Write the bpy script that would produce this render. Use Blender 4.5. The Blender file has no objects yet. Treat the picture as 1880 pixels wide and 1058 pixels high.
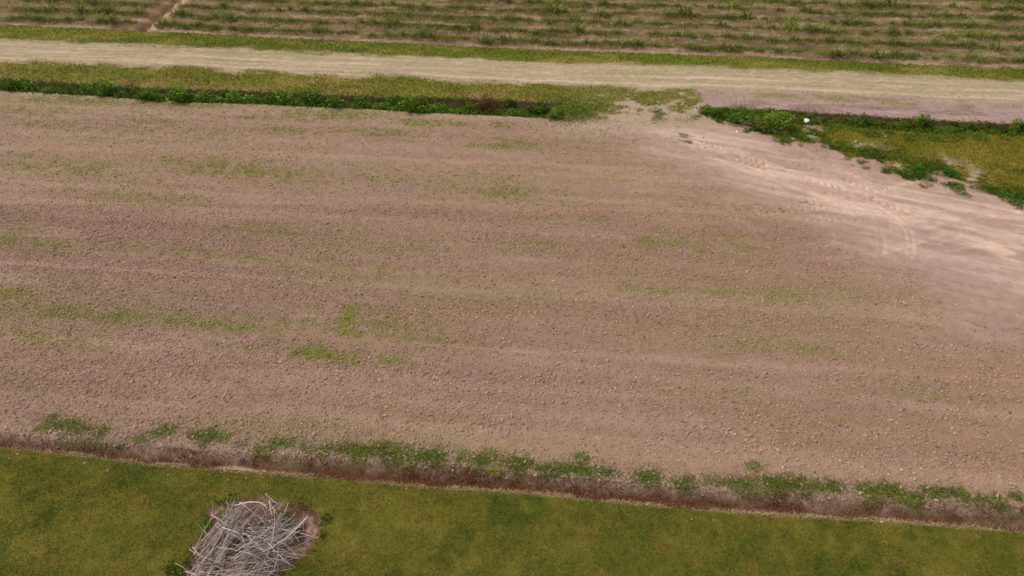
import bpy, math
import numpy as np
from mathutils import Vector

# ------------------------------------------------------------------ camera, light, exposure
SC = bpy.context.scene
H, PITCH, F = 12.0, math.radians(38.0), 1250.0        # metres above ground, pitch below horizon, focal length in px of 1880
cam_d = bpy.data.cameras.new("camera")
cam_d.sensor_width = 36.0
cam_d.lens = 36.0 * F / 1880.0
cam_d.clip_end = 3000.0
cam = bpy.data.objects.new("camera", cam_d)
SC.collection.objects.link(cam)
cam.location = (0, 0, H)
cam.rotation_euler = (math.radians(90) - PITCH, 0, 0)
SC.camera = cam

SUN_EL, SUN_AZ = math.radians(56.0), math.radians(-72.0)   # azimuth from +Y towards +X
sun_vec = Vector((math.sin(SUN_AZ) * math.cos(SUN_EL), math.cos(SUN_AZ) * math.cos(SUN_EL), math.sin(SUN_EL)))
W = bpy.data.worlds.new("World")
SC.world = W
W.use_nodes = True
wn = W.node_tree
bg = wn.nodes["Background"]
sky = wn.nodes.new("ShaderNodeTexSky")
sky.sky_type = 'NISHITA'
sky.sun_disc = False
sky.sun_elevation = SUN_EL
sky.sun_rotation = SUN_AZ
sky.dust_density = 3.0
hs = wn.nodes.new("ShaderNodeHueSaturation")            # hazy white sky
hs.inputs["Saturation"].default_value = 0.45
wn.links.new(sky.outputs[0], hs.inputs["Color"])
wn.links.new(hs.outputs[0], bg.inputs[0])
bg.inputs[1].default_value = 0.15
sd = bpy.data.lights.new("sun", 'SUN')
sd.energy = 1.5
sd.angle = math.radians(10.0)
sd.color = (1.0, 0.94, 0.86)
sun = bpy.data.objects.new("sun", sd)
SC.collection.objects.link(sun)
sun.rotation_euler = sun_vec.to_track_quat('Z', 'Y').to_euler()
SC.view_settings.view_transform = 'Standard'
SC.view_settings.look = 'None'
SC.view_settings.exposure = 0.11
SC.view_settings.gamma = 1.0

# ------------------------------------------------------------------ small helpers
COL = SC.collection
RNG = np.random.default_rng(7)


def lin(r, g, b):
    c = np.array([r, g, b], float) / 255.0
    return np.where(c <= 0.04045, c / 12.92, ((c + 0.055) / 1.055) ** 2.4)


def at(px, py, z=0.0):
    """ground point seen at a photograph pixel (plane at height z)"""
    u, v = (np.asarray(px, float) - 940) / F, (np.asarray(py, float) - 529) / F
    yd = math.cos(PITCH) - v * math.sin(PITCH)
    zd = math.sin(PITCH) + v * math.cos(PITCH)
    t = (H - z) / zd
    return u * t, yd * t


def curve(pts):
    p = np.array(pts, float)
    X, Y = at(p[:, 0], p[:, 1])
    o = np.argsort(X)
    X, Y = X[o], Y[o]

    def f(x):
        x = np.asarray(x, float)
        y = np.interp(x, X, Y)
        s = -0.1
        y = np.where(x < X[0], Y[0] + (x - X[0]) * s, y)
        return np.where(x > X[-1], Y[-1] + (x - X[-1]) * s, y)
    return f


_tab = np.random.default_rng(3).random((512, 512)).astype(np.float32)


def vn(x, y, seed=0):
    x = np.asarray(x, float) + seed * 37.73
    y = np.asarray(y, float) + seed * 91.17
    xi, yi = np.floor(x).astype(np.int64), np.floor(y).astype(np.int64)
    fx, fy = x - xi, y - yi
    fx = fx * fx * (3 - 2 * fx)
    fy = fy * fy * (3 - 2 * fy)
    a, b = xi & 511, yi & 511
    a1, b1 = (xi + 1) & 511, (yi + 1) & 511
    return (_tab[a, b] * (1 - fx) + _tab[a1, b] * fx) * (1 - fy) + (_tab[a, b1] * (1 - fx) + _tab[a1, b1] * fx) * fy


def fbm(x, y, seed=0, o=4):
    t, s, a = 0, 0, 1.0
    for k in range(o):
        c, d = math.cos(0.6 * k), math.sin(0.6 * k)
        m = 2.03 ** k
        t = t + a * vn((x * c - y * d) * m, (x * d + y * c) * m, seed + 5 * k)
        s += a
        a *= 0.55
    return t / s


def sst(a, b, x):
    t = np.clip((x - a) / (b - a), 0, 1)
    return t * t * (3 - 2 * t)


def mixc(col, c, m):
    m = np.clip(m, 0, 1)[:, None]
    return col * (1 - m) + np.asarray(c) * m


def mesh_from(name, V, Fc, C=None, mat=None, smooth=False):
    """V (n,3); Fc (m,k) constant k, or list of index rows"""
    me = bpy.data.meshes.new(name)
    V = np.ascontiguousarray(V, np.float32)
    Fc = np.ascontiguousarray(Fc, np.int32)
    n, (m, k) = len(V), Fc.shape
    me.vertices.add(n)
    me.vertices.foreach_set("co", V.ravel())
    me.loops.add(m * k)
    me.loops.foreach_set("vertex_index", Fc.ravel())
    me.polygons.add(m)
    me.polygons.foreach_set("loop_start", np.arange(0, m * k, k, dtype=np.int32))
    me.polygons.foreach_set("loop_total", np.full(m, k, np.int32))
    me.polygons.foreach_set("use_smooth", np.full(m, smooth, bool))
    if C is not None:
        a = me.attributes.new("Col", 'FLOAT_COLOR', 'POINT')
        cc = np.ones((n, 4), np.float32)
        cc[:, :3] = C
        a.data.foreach_set("color", cc.ravel())
    me.update()
    me.validate()
    if mat:
        me.materials.append(mat)
    return me


def link(name, me, loc=(0, 0, 0), rz=0.0, sc=(1, 1, 1), label=None, cat=None, group=None, kind=None):
    o = bpy.data.objects.new(name, me)
    COL.objects.link(o)
    o.location = loc
    o.rotation_euler = (0, 0, rz)
    o.scale = sc
    if label:
        o["label"] = label
    if cat:
        o["category"] = cat
    if group:
        o["group"] = group
    if kind:
        o["kind"] = kind
    return o


# ------------------------------------------------------------------ materials
def base_mat(name):
    m = bpy.data.materials.new(name)
    m.use_nodes = True
    nt = m.node_tree
    nt.nodes.clear()
    out = nt.nodes.new("ShaderNodeOutputMaterial")
    return m, nt, out


def N(nt, t, **kw):
    n = nt.nodes.new(t)
    for k, v in kw.items():
        setattr(n, k, v)
    return n


def scaled_color(nt, src, lo, hi, scale, detail=4.0):
    """src colour times a noise between lo and hi, in object space"""
    geo = N(nt, "ShaderNodeTexCoord")
    no = N(nt, "ShaderNodeTexNoise")
    no.inputs["Scale"].default_value = scale
    no.inputs["Detail"].default_value = detail
    no.inputs["Roughness"].default_value = 0.65
    nt.links.new(geo.outputs["Object"], no.inputs["Vector"])
    mr = N(nt, "ShaderNodeMapRange")
    mr.inputs[1].default_value, mr.inputs[2].default_value = 0.3, 0.7
    mr.inputs[3].default_value, mr.inputs[4].default_value = lo, hi
    nt.links.new(no.outputs[0], mr.inputs[0])
    vm = N(nt, "ShaderNodeVectorMath", operation='SCALE')
    nt.links.new(src, vm.inputs[0])
    nt.links.new(mr.outputs[0], vm.inputs["Scale"])
    return vm.outputs[0], no


def ground_mat(name, lo, hi, scale, bump, bscale):
    m, nt, out = base_mat(name)
    at_ = N(nt, "ShaderNodeAttribute", attribute_name="Col")
    c1, _ = scaled_color(nt, at_.outputs["Color"], lo, hi, scale)
    c2, nb = scaled_color(nt, c1, 0.86, 1.14, bscale)
    b = N(nt, "ShaderNodeBsdfPrincipled")
    b.inputs["Roughness"].default_value = 0.95
    b.inputs["Specular IOR Level"].default_value = 0.1
    nt.links.new(c2, b.inputs["Base Color"])
    bp = N(nt, "ShaderNodeBump")
    bp.inputs["Strength"].default_value = bump
    bp.inputs["Distance"].default_value = 0.03
    nt.links.new(nb.outputs[0], bp.inputs["Height"])
    nt.links.new(bp.outputs[0], b.inputs["Normal"])
    nt.links.new(b.outputs[0], out.inputs[0])
    return m


def leaf_mat(name, rnd=0.25, trans=0.3, rough=0.6):
    m, nt, out = base_mat(name)
    at_ = N(nt, "ShaderNodeAttribute", attribute_name="Col")
    oi = N(nt, "ShaderNodeObjectInfo")
    mr = N(nt, "ShaderNodeMapRange")
    mr.inputs[3].default_value, mr.inputs[4].default_value = 1 - rnd, 1 + rnd
    nt.links.new(oi.outputs["Random"], mr.inputs[0])
    vm = N(nt, "ShaderNodeVectorMath", operation='SCALE')
    nt.links.new(at_.outputs["Color"], vm.inputs[0])
    nt.links.new(mr.outputs[0], vm.inputs["Scale"])
    c, _ = scaled_color(nt, vm.outputs[0], 0.85, 1.15, 14.0, 2.0)
    b = N(nt, "ShaderNodeBsdfPrincipled")
    b.inputs["Roughness"].default_value = rough
    b.inputs["Specular IOR Level"].default_value = 0.06
    nt.links.new(c, b.inputs["Base Color"])
    t = N(nt, "ShaderNodeBsdfTranslucent")
    nt.links.new(c, t.inputs[0])
    mx = N(nt, "ShaderNodeMixShader")
    mx.inputs[0].default_value = trans
    nt.links.new(b.outputs[0], mx.inputs[1])
    nt.links.new(t.outputs[0], mx.inputs[2])
    nt.links.new(mx.outputs[0], out.inputs[0])
    return m


M_SOIL = ground_mat("tilled_soil", 0.88, 1.12, 3.0, 0.5, 45.0)
M_ROAD = ground_mat("dirt_and_dry_straw", 0.84, 1.15, 6.0, 0.35, 40.0)
M_TURF = ground_mat("turf_soil", 0.8, 1.2, 5.0, 0.5, 30.0)
M_GRASS = leaf_mat("grass_blade", 0.0)
M_PLANT = leaf_mat("plant_leaf", 0.32)
M_DRY = leaf_mat("dry_stalk", 0.0, 0.12, 0.8)
M_CLOD = ground_mat("soil_clod", 0.88, 1.12, 30.0, 0.4, 120.0)
M_WOOD = ground_mat("weathered_wood", 0.8, 1.15, 9.0, 0.3, 60.0)
M_STONE = ground_mat("pale_stone", 0.85, 1.1, 12.0, 0.5, 50.0)

# ------------------------------------------------------------------ the lie of the land (edges traced on the ground)
C0 = curve([(0, 45), (255, 56), (470, 67), (623, 74), (751, 80), (945, 88), (1144, 96), (1410, 106), (1625, 117), (1880, 126)])
C1 = curve([(0, 74), (255, 83), (475, 92), (700, 102), (945, 111), (1195, 119), (1410, 126), (1655, 139), (1880, 149)])
C2 = curve([(0, 112), (255, 120), (475, 130), (700, 140), (945, 153), (1093, 158), (1410, 169), (1655, 181), (1880, 190)])
C3 = curve([(0, 146), (255, 160), (475, 167), (598, 174), (725, 178), (945, 184), (1040, 190), (1285, 198), (1393, 202), (1560, 211), (1655, 218), (1880, 229)])
C4 = curve([(0, 167), (179, 176), (332, 186), (475, 191), (725, 203), (950, 214), (1017, 218), (1150, 219), (1300, 214), (1480, 229), (1655, 240), (1880, 250)])
C5 = curve([(0, 775), (120, 785), (350, 797), (470, 805), (650, 813), (800, 824), (945, 839), (1119, 851), (1297, 873), (1420, 878), (1579, 882), (1732, 892), (1880, 908)])
C6 = curve([(0, 800), (25, 806), (180, 822), (357, 834), (470, 844), (598, 849), (725, 859), (853, 866), (945, 876), (1093, 888), (1246, 902), (1410, 909), (1604, 925), (1880, 940)])
C7 = curve([(0, 820), (128, 833), (255, 850), (357, 860), (475, 868), (598, 878), (700, 886), (827, 897), (945, 902), (1119, 920), (1246, 931), (1410, 943), (1617, 954), (1880, 975)])
# lower edge of the grassy wedge on the right
CW = curve([(1283, 212), (1342, 229), (1385, 240), (1410, 247), (1440, 262), (1505, 267), (1538, 277), (1575, 296), (1600, 304), (1642, 314), (1665, 329),
            (1705, 335), (1744, 338), (1780, 336), (1832, 351), (1850, 371), (1880, 384), (2050, 420)])


def row_s(x, y):
    return y + 0.1 * x


X_A, X_B = float(at(1035, 205)[0]), float(at(1290, 205)[0])     # the gap in the far ditch where vehicles cross


def poly_px(pts):
    p = np.array(pts, float)
    X, Y = at(p[:, 0], p[:, 1])
    return np.stack([X, Y], 1)


def inside(P, x, y):
    r = np.zeros(x.shape, bool)
    j = len(P) - 1
    for i in range(len(P)):
        xi, yi, xj, yj = P[i, 0], P[i, 1], P[j, 0], P[j, 1]
        c = ((yi > y) != (yj > y))
        r ^= c & (x < (xj - xi) * (y - yi) / (yj - yi + 1e-12) + xi)
        j = i
    return r


def dist_poly(P, x, y, closed=False):
    d = np.full(x.shape, 1e9)
    L = np.zeros(x.shape)
    S = np.zeros(x.shape)
    acc = 0.0
    n = len(P)
    for i in range(n if closed else n - 1):
        a, b = P[i], P[(i + 1) % n]
        ab = b - a
        l = math.hypot(*ab)
        t = np.clip(((x - a[0]) * ab[0] + (y - a[1]) * ab[1]) / (l * l + 1e-12), 0, 1)
        dx, dy = x - a[0] - t * ab[0], y - a[1] - t * ab[1]
        dd = np.hypot(dx, dy)
        m = dd < d
        d = np.where(m, dd, d)
        L = np.where(m, acc + t * l, L)
        S = np.where(m, np.sign(ab[0] * dy - ab[1] * dx) * dd, S)
        acc += l
    return d, L, S


PILE = poly_px([(318, 1075), (358, 1006), (390, 966), (374, 945), (388, 934), (412, 933), (430, 917), (475, 915), (515, 923), (568, 933), (586, 948), (584, 984),
                (560, 1010), (538, 1032), (519, 1053), (490, 1110), (430, 1150), (350, 1150)])
PILE_C = PILE.mean(0)

# sparse green patches on the tilled field: (px, py, half width, half height, strength)
GREEN = [(400, 303, 90, 10, .7), (450, 315, 120, 12, .6), (150, 184, 120, 6, .7), (330, 192, 120, 6, .7), (420, 214, 160, 6, .35), (600, 210, 80, 8, .9),
         (775, 224, 46, 6, 1), (690, 244, 60, 7, .7), (540, 240, 60, 6, .6), (830, 226, 40, 4, .7), (925, 230, 30, 5, .7), (930, 264, 50, 10, .6), (920, 352, 55, 14, .6), (15, 440, 35, 14, .9),
         (70, 445, 40, 12, .5), (480, 425, 60, 10, .6), (420, 470, 150, 9, .45), (495, 481, 40, 7, .7), (670, 490, 60, 7, .6), (1190, 440, 24, 7, 1), (1290, 448, 90, 20, .5),
         (1390, 542, 80, 12, .7), (1200, 530, 50, 10, .7), (20, 540, 45, 9, .8), (110, 573, 80, 10, .8), (230, 580, 50, 12, 1), (345, 590, 40, 7, .9), (430, 602, 60, 10, .8),
         (637, 580, 13, 26, 2.0), (645, 612, 40, 8, 1), (580, 648, 60, 11, 1.3), (620, 660, 40, 7, 1.1), (710, 661, 34, 7, 1.2), (745, 619, 70, 6, 1), (520, 588, 60, 8, .8),
         (80, 620, 80, 12, .6), (190, 612, 40, 8, .6), (440, 641, 40, 7, .6), (700, 598, 100, 30, .45), (1420, 640, 110, 18, .35), (1660, 720, 140, 16, .3), (745, 764, 40, 9, .7), (820, 770, 60, 9, .5),
         (890, 345, 80, 22, .35), (620, 330, 120, 14, .3), (1080, 240, 60, 8, .3), (250, 360, 100, 16, .35), (130, 310, 120, 14, .35), (1330, 720, 90, 14, .25), (1040, 400, 90, 8, .35), (1000, 446, 40, 5, .6), (1350, 660, 60, 8, .3),
         (60, 205, 90, 9, .35), (200, 235, 180, 9, .3), (60, 230, 30, 4, .7), (280, 222, 40, 4, .7), (1480, 770, 120, 10, .3), (1200, 800, 80, 8, .25), (30, 700, 60, 12, .3), (560, 770, 60, 8, .25)]


def green_field(x, y):
    g = np.zeros(x.shape)
    for (px, py, rx, ry, s) in GREEN:
        cx, cy = at(px, py)
        hx = (at(px + rx, py)[0] - at(px - rx, py)[0]) / 2 * (1.2 if rx > 30 else 1)
        hy = (at(px, py - ry)[1] - at(px, py + ry)[1]) / 2
        u, v = (x - cx) / hx, (y - cy + 0.1 * (x - cx)) / hy
        m = (np.abs(u) < 2.4) & (np.abs(v) < 2.4)
        g[m] = np.maximum(g[m], s * np.exp(-(u[m] ** 2 + v[m] ** 2) * 0.9))
    return g


# wheel tracks in the turning area: (pixel polyline, half width m, lightening, tread depth)
TRACKS = [
    ([(1120, 212), (1200, 235), (1300, 272), (1400, 300), (1480, 330), (1560, 352), (1640, 378), (1720, 395), (1800, 418), (1900, 452)], .34, .55, .0),
    ([(1180, 218), (1290, 258), (1380, 288), (1450, 315), (1520, 342), (1600, 362)], .2, .22, .03),
    ([(1230, 285), (1330, 318), (1430, 348), (1520, 372), (1600, 385), (1700, 412), (1790, 440), (1900, 490)], .3, .45, .0),
    ([(1340, 290), (1420, 312), (1480, 328), (1540, 345)], .24, .05, .07),
    ([(1410, 345), (1450, 358), (1490, 372)], .24, .0, .13),
    ([(1400, 388), (1470, 384), (1530, 374), (1580, 358), (1640, 338), (1660, 330)], .2, .3, .05),
    ([(1460, 300), (1500, 312), (1530, 322), (1600, 350)], .22, .15, .05),
    ([(1560, 352), (1600, 372), (1640, 398), (1660, 425), (1662, 440)], .1, .22, .01),
    ([(1540, 362), (1590, 390), (1615, 415), (1622, 450), (1618, 470)], .1, .22, .01),
    ([(1660, 410), (1700, 398), (1760, 388), (1830, 378), (1900, 392)], .14, .35, .0),
    ([(1600, 378), (1680, 385), (1780, 380), (1860, 386)], .2, .3, .0),
    ([(1650, 415), (1700, 428), (1760, 440), (1900, 470)], .3, .55, .0),
    ([(1740, 408), (1820, 430), (1900, 455)], .24, .4, .0),
    ([(1820, 455), (1860, 470), (1920, 492)], .3, .6, .0),
    ([(1640, 470), (1700, 448), (1760, 430)], .16, .25, .02),
    ([(1580, 360), (1640, 380), (1660, 386)], .24, .2, .06),
    ([(1290, 262), (1350, 285), (1400, 300)], .24, .1, .06),
    ([(1480, 402), (1540, 402), (1620, 405)], .2, .1, .04),
    ([(1585, 372), (1640, 395), (1672, 425), (1676, 455), (1672, 475)], .07, .25, .01),
    ([(1560, 392), (1606, 420), (1630, 452), (1632, 470)], .07, .2, .01),
    ([(1690, 420), (1740, 405), (1800, 398), (1880, 400)], .08, .6, .0),
    ([(1600, 470), (1660, 452), (1730, 430), (1800, 424)], .08, .5, .02),
    ([(1250, 250), (1330, 285), (1400, 318), (1500, 350), (1570, 366)], .10, .4, .02),
    ([(1170, 222), (1260, 268), (1340, 305), (1440, 338), (1540, 372), (1640, 402)], .10, .5, .0),
    ([(1445, 262), (1520, 300), (1600, 340), (1650, 372)], .10, .3, .03),
    ([(1590, 352), (1640, 346), (1690, 330)], .10, .5, .03),
    ([(1420, 372), (1520, 386), (1600, 392), (1700, 396)], .10, .4, .03),
    ([(1690, 470), (1770, 452), (1850, 448)], .10, .4, .02),
]
TRACKS = [(poly_px(p), w, a, d) for p, w, a, d in TRACKS]

DUST = poly_px([(1060, 222), (1140, 214), (1285, 214), (1345, 232), (1440, 262), (1540, 282), (1640, 320), (1760, 345), (1900, 392), (2000, 420), (2000, 640), (1830, 600),
                (1690, 520), (1600, 480), (1500, 410), (1400, 370), (1290, 330), (1200, 275), (1150, 240)])
# faint packed lines that run along the tilled rows (pixel polylines)
LINES = [[(420, 682), (640, 684), (760, 690), (900, 712), (1250, 722)], [(0, 668), (200, 690), (420, 715)], [(180, 388), (330, 395), (470, 402)], [(0, 272), (300, 276), (620, 288), (880, 300)],
         [(0, 240), (420, 252), (800, 275)], [(520, 700), (820, 745), (1100, 770), (1400, 800)], [(1000, 360), (1300, 385), (1500, 405)], [(760, 250), (1000, 300), (1250, 330)],
         [(500, 740), (700, 775), (900, 790)], [(900, 650), (1200, 690), (1500, 720), (1880, 765)]]
LINES = [poly_px(p) for p in LINES]
# furrow that crosses the cane rows
FUR = poly_px([(258, 58), (285, 36), (312, 12), (335, -12), (380, -60)])


def land(x, y):
    """height, colour and kind of ground at (x, y): numpy arrays"""
    n = x.size
    s = row_s(x, y)
    c0, c1, c2, c3, c4 = C0(x), C1(x), C2(x), C3(x), C4(x)
    c5, c6, c7, cw = C5(x), C6(x), C7(x), CW(x)
    wob = (fbm(x * .9, y * .9, 11, 4) - .5)
    wob2 = (fbm(x * 3.1, y * 3.1, 12, 4) - .5)
    gap = sst(X_A - .9, X_A + .3, x + wob * 1.2) * (1 - sst(X_B - .3, X_B + .5, x + wob))       # 1 in the crossing
    right = sst(X_B - .4, X_B + .5, x)
    z = (fbm(x * .22, y * .22, 1, 3) - .5) * .10
    zone = np.zeros(n, np.int8)                                  # 0 field 1 lawn 2 ditch 3 verge 4 road 5 cane field

    # ---- tilled field
    long = fbm(x * .10, s * .9, 21, 4)
    long2 = fbm(x * .25, s * 2.2, 22, 3)
    clod = fbm(x * 7, y * 7, 23, 3)
    col = np.tile(lin(151, 122, 101), (n, 1))
    col = mixc(col, lin(146, 124, 95), sst(.42, .68, long) * .8)
    col = mixc(col, lin(157, 124, 113), sst(.5, .75, long2) * .4)
    col = mixc(col, lin(160, 133, 111), sst(.55, .8, fbm(x * .3, s * 1.2, 24, 4)) * .5)
    cloddy = .6 + .4 * sst(.30, .62, fbm(x * .35, s * 1.5, 25, 5)) - .30 * sst(.52, .72, fbm(x * .16, s * 1.3, 20, 3))
    cloddy = np.clip(cloddy, 0, 1)
    z += (clod - .5) * .030 * (.35 + .6 * cloddy) + (fbm(x * 15, y * 15, 26, 2) - .5) * .02 * cloddy + (vn(x * .1, s * 3.2, 27) - .5) * .03
    til = vn(x * .045, s * 2.6, 16) * .6 + vn(x * .09, s * 5.2, 15) * .4
    col = mixc(col, lin(172, 142, 120), sst(.58, .8, til) * .28)
    col = mixc(col, lin(138, 110, 92), sst(.42, .2, til) * .22)
    cloddy = np.clip(cloddy - .25 * sst(.58, .8, til), 0, 1)
    for P in LINES:
        d, _, _ = dist_poly(P, x, y)
        k = np.exp(-(d / .22) ** 2) * (.35 + .65 * vn(x * .7, y * .7, 31))
        col = mixc(col, lin(164, 135, 114), k * .6)
        z -= k * .02
    g = green_field(x, y)
    gm = g * sst(.30, .66, fbm(x * 2.6, y * 2.6, 33, 4) + .12 * g) * (.55 + .45 * sst(.30, .55, fbm(x * .5, s * 2.4, 5, 3)))
    col = mixc(col, lin(126, 122, 62), gm * .85)
    # pale strip of loose dirt along the far edge of the field
    e = np.exp(-np.clip(c4 - y, 0, 9) / .55) * (y < c4) * (.3 + .7 * vn(x * .8, y * 2, 34))
    col = mixc(col, lin(178, 152, 130), e * .7)
    # dusty turning area
    bb = (x > DUST[:, 0].min() - 3) & (y > DUST[:, 1].min() - 3) & (y < DUST[:, 1].max() + 3)
    dm = np.zeros(n)
    xi, yi = x[bb], y[bb]
    di, _, _ = dist_poly(DUST, xi, yi, True)
    sd_ = np.where(inside(DUST, xi, yi), di, -di)
    dm[bb] = sst(-2.2, 2.6, sd_ + (fbm(xi * .5, yi * .8, 35, 5) - .5) * 3.6)
    dm *= (y < c3)
    col = mixc(col, lin(160, 131, 114), dm * .75)
    col = mixc(col, lin(154, 127, 114), dm * sst(.5, .7, fbm(x * .55, y * .8, 36, 4)) * .6)
    z = z * (1 - .6 * dm)
    bx = bb & (dm > .02)
    xi, yi = x[bx], y[bx]
    ca, sa = math.cos(-.43), math.sin(-.43)
    al, ac = xi * ca + yi * sa, -xi * sa + yi * ca
    stk = fbm(al * .16, ac * 1.7, 17, 4)
    stk2 = fbm(al * .5, ac * 6.0, 18, 3)
    axd, _, _ = dist_poly(TRACKS[0][0], xi, yi)
    wob3 = (fbm(al * .35, ac * .9, 14, 4) - .5)
    band = np.exp(-((axd + wob3 * 2.2) / 2.7) ** 2)
    core = np.exp(-((axd + wob3 * 1.2) / .9) ** 2)
    lt = .20 * band + .30 * core * sst(.35, .65, stk) + .24 * sst(.52, .70, fbm(al * .35, ac * 1.1, 6, 5)) * sst(6, 12, xi) + (.08 + .5 * band) * sst(.5, .74, stk) * .6 + .32 * sst(.5, .7, stk2) * (.25 + band)
    lt = lt * sst(.05, .7, dm[bx])
    tz = np.zeros(xi.size)
    for P, w, a, dp in TRACKS:
        d, L, S = dist_poly(P, xi, yi)
        if d.size == 0 or d.min() > 2:
            continue
        w = min(w, .24)
        brk = sst(.30, .55, fbm(xi * .9 + w * 50, yi * .9, 37, 4))
        k = (1 - sst(w * .3, w * 1.1, d)) * brk
        rim = np.exp(-((d - w) / .07) ** 2) * brk                # loose dust thrown up along the edges of the rut
        lt = np.clip(lt + a * (.45 * k + .55 * rim), 0, 1)
        tz += -.012 * k + .008 * rim
        if dp:
            lug = np.sin((L + np.abs(S) * .8) * 2 * math.pi / .24 + fbm(xi * 2, yi * 2, 13, 2) * 3)
            m_ = k * sst(.2, .8, lug)
            tz -= dp * m_ * .6
            lt = np.clip(lt - dp * 4.0 * m_, 0, 1)
    z[bx] += tz
    c_ = col[bx]
    c_ = c_ * (.86 + .28 * fbm(xi * 7, yi * 9, 9, 3))[:, None] * (.92 + .16 * fbm(al * 1.2, ac * 5, 8, 3))[:, None]
    c_ = mixc(c_, lin(205, 175, 154), np.clip(lt, 0, .97))
    col[bx] = c_

    # ---- weedy strip, near ditch and lawn
    strip = (y < c5 + wob * .3)
    k = sst(.0, .25, c5 + wob * .35 - y) * (y > c6 - .3)
    col = mixc(col, lin(156, 128, 112), k * .6)
    col = mixc(col, lin(104, 98, 52), k * sst(.48, .66, fbm(x * 1.7, y * 2.2, 41, 4)) * .75)
    ditch = sst(-.12, .2, c6 + wob2 * .35 - y)
    rr = fbm(x * 1.1, y * 2.5, 42, 4)
    dcol = mixc(np.tile(lin(96, 62, 45), (n, 1)), lin(138, 110, 94), sst(.5, .72, rr) * .55 * sst(1, 9, x))
    dcol = mixc(dcol, lin(96, 88, 50), sst(.55, .75, fbm(x * 1.3, y * 1.3, 43, 3)) * .6)
    m = ditch
    col = col * (1 - m[:, None]) + dcol * m[:, None]
    w7 = c6 - c7
    t7 = np.clip((c6 + .15 - y) / (w7 + .15), 0, 1)
    z -= .20 * np.where(y > c7, np.sin(math.pi * np.clip(t7, 0, 1) ** 1.4), 0) * (y < c6 + .15)
    zone[(y < c5) & (y >= c7)] = 2
    lawn = sst(-.05, .06, c7 + wob2 * .10 - y)
    l1, l2, l3 = fbm(x * 1.3, y * 1.3, 44, 5), fbm(x * 3.1, y * 3.1, 45, 4), fbm(x * .8, y * .8, 46, 4)
    chx, chy = [float(v) for v in at(430, 855)]
    chalk = np.exp(-((x - chx) / .55) ** 2 - ((y - C7(x) - .12) / .14) ** 2)
    col = mixc(col, lin(186, 158, 132), sst(.25, .55, chalk * (.6 + .8 * fbm(x * 3, y * 5, 40, 3))))
    lc = np.tile(lin(103, 97, 35), (n, 1))
    lc = mixc(lc, lin(124, 112, 46), sst(.5, .7, fbm(x * 1.5, y * 1.7, 4, 5)) * .5)
    lc = mixc(lc, lin(86, 90, 30), sst(.42, .64, l1) * .75)
    lc = mixc(lc, lin(118, 100, 44), sst(.52, .74, l2) * .45)
    lc = mixc(lc, lin(66, 80, 24), sst(.52, .72, l3) * sst(.42, .62, l2) * .7)
    col = col * (1 - lawn[:, None]) + lc * lawn[:, None]
    zone[y < c7] = 1
    fr = np.exp(-((y - c7) / .045) ** 2) * sst(.2, .6, fbm(x * 1.6, y * 1.6, 47, 3))
    col = mixc(col, lin(178, 150, 108), fr * .85)
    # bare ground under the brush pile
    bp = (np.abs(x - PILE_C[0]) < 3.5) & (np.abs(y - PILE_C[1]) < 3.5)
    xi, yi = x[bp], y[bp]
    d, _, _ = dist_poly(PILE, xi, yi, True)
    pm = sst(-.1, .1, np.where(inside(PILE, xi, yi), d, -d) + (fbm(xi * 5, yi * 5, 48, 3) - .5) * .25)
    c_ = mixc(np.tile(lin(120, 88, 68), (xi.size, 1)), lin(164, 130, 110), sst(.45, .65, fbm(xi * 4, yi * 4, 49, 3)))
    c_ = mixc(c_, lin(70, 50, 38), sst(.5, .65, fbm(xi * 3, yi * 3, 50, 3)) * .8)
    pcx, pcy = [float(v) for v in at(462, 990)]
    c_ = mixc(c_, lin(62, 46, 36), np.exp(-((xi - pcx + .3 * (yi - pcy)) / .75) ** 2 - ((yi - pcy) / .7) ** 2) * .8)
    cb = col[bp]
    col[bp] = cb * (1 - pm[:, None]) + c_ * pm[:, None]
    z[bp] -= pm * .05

    # ---- far bank, ditch, crossing
    inD = (y > c4) & (y < c3)
    t = np.clip((y - c4) / np.maximum(c3 - c4, .05), 0, 1)
    prof = np.sin(math.pi * t ** 1.25) ** .8
    z = np.where(inD, z * .4 - (.42 - .17 * right) * prof * (1 - gap), z)
    dcol = mixc(np.tile(lin(66, 62, 32), (n, 1)), lin(84, 60, 44), sst(.5, .7, fbm(x * 1.5, y * 1.5, 51, 3)))
    k = inD * (1 - gap)
    col = col * (1 - k[:, None]) + dcol * k[:, None]
    zone[inD] = np.where(gap[inD] > .5, 0, 2)
    # bank between ditch and road
    bank = (y >= c3) & (y < c2 + .2)
    gb = mixc(np.tile(lin(114, 110, 42), (n, 1)), lin(140, 120, 64), sst(.46, .68, fbm(x * 1.2, y * 1.6, 52, 4)))
    gb = mixc(gb, lin(98, 102, 32), sst(.5, .68, fbm(x * .6, y * 1.2, 53, 4)) * .8)
    gb = mixc(gb, lin(150, 112, 80), np.exp(-np.clip(y - c3, 0, 9) / .5) * sst(.4, .6, fbm(x * 1.0, y * 1.0, 54, 3)) * .6)
    # on the right the bank is bare purplish dirt with a thin grassy line beside the road
    rb = mixc(np.tile(lin(158, 131, 121), (n, 1)), lin(140, 114, 103), sst(.45, .65, fbm(x * .7, y * 1.7, 55, 4)))
    rb = mixc(rb, lin(172, 148, 126), sst(.5, .7, fbm(x * .5, y * 2.5, 56, 3)) * .5)
    rb = mixc(rb, lin(132, 120, 72), np.exp(-((y - c2 + .45) / .4) ** 2) * sst(.35, .6, fbm(x * .8, y * 1.5, 57, 3)) * (.35 + .55 * (x < float(at(1720, 190)[0]))))
    gb = gb * (1 - right[:, None]) + rb * right[:, None]
    m = bank.astype(float)
    col = col * (1 - m[:, None]) + gb * m[:, None]
    zone[bank] = 3
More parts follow.
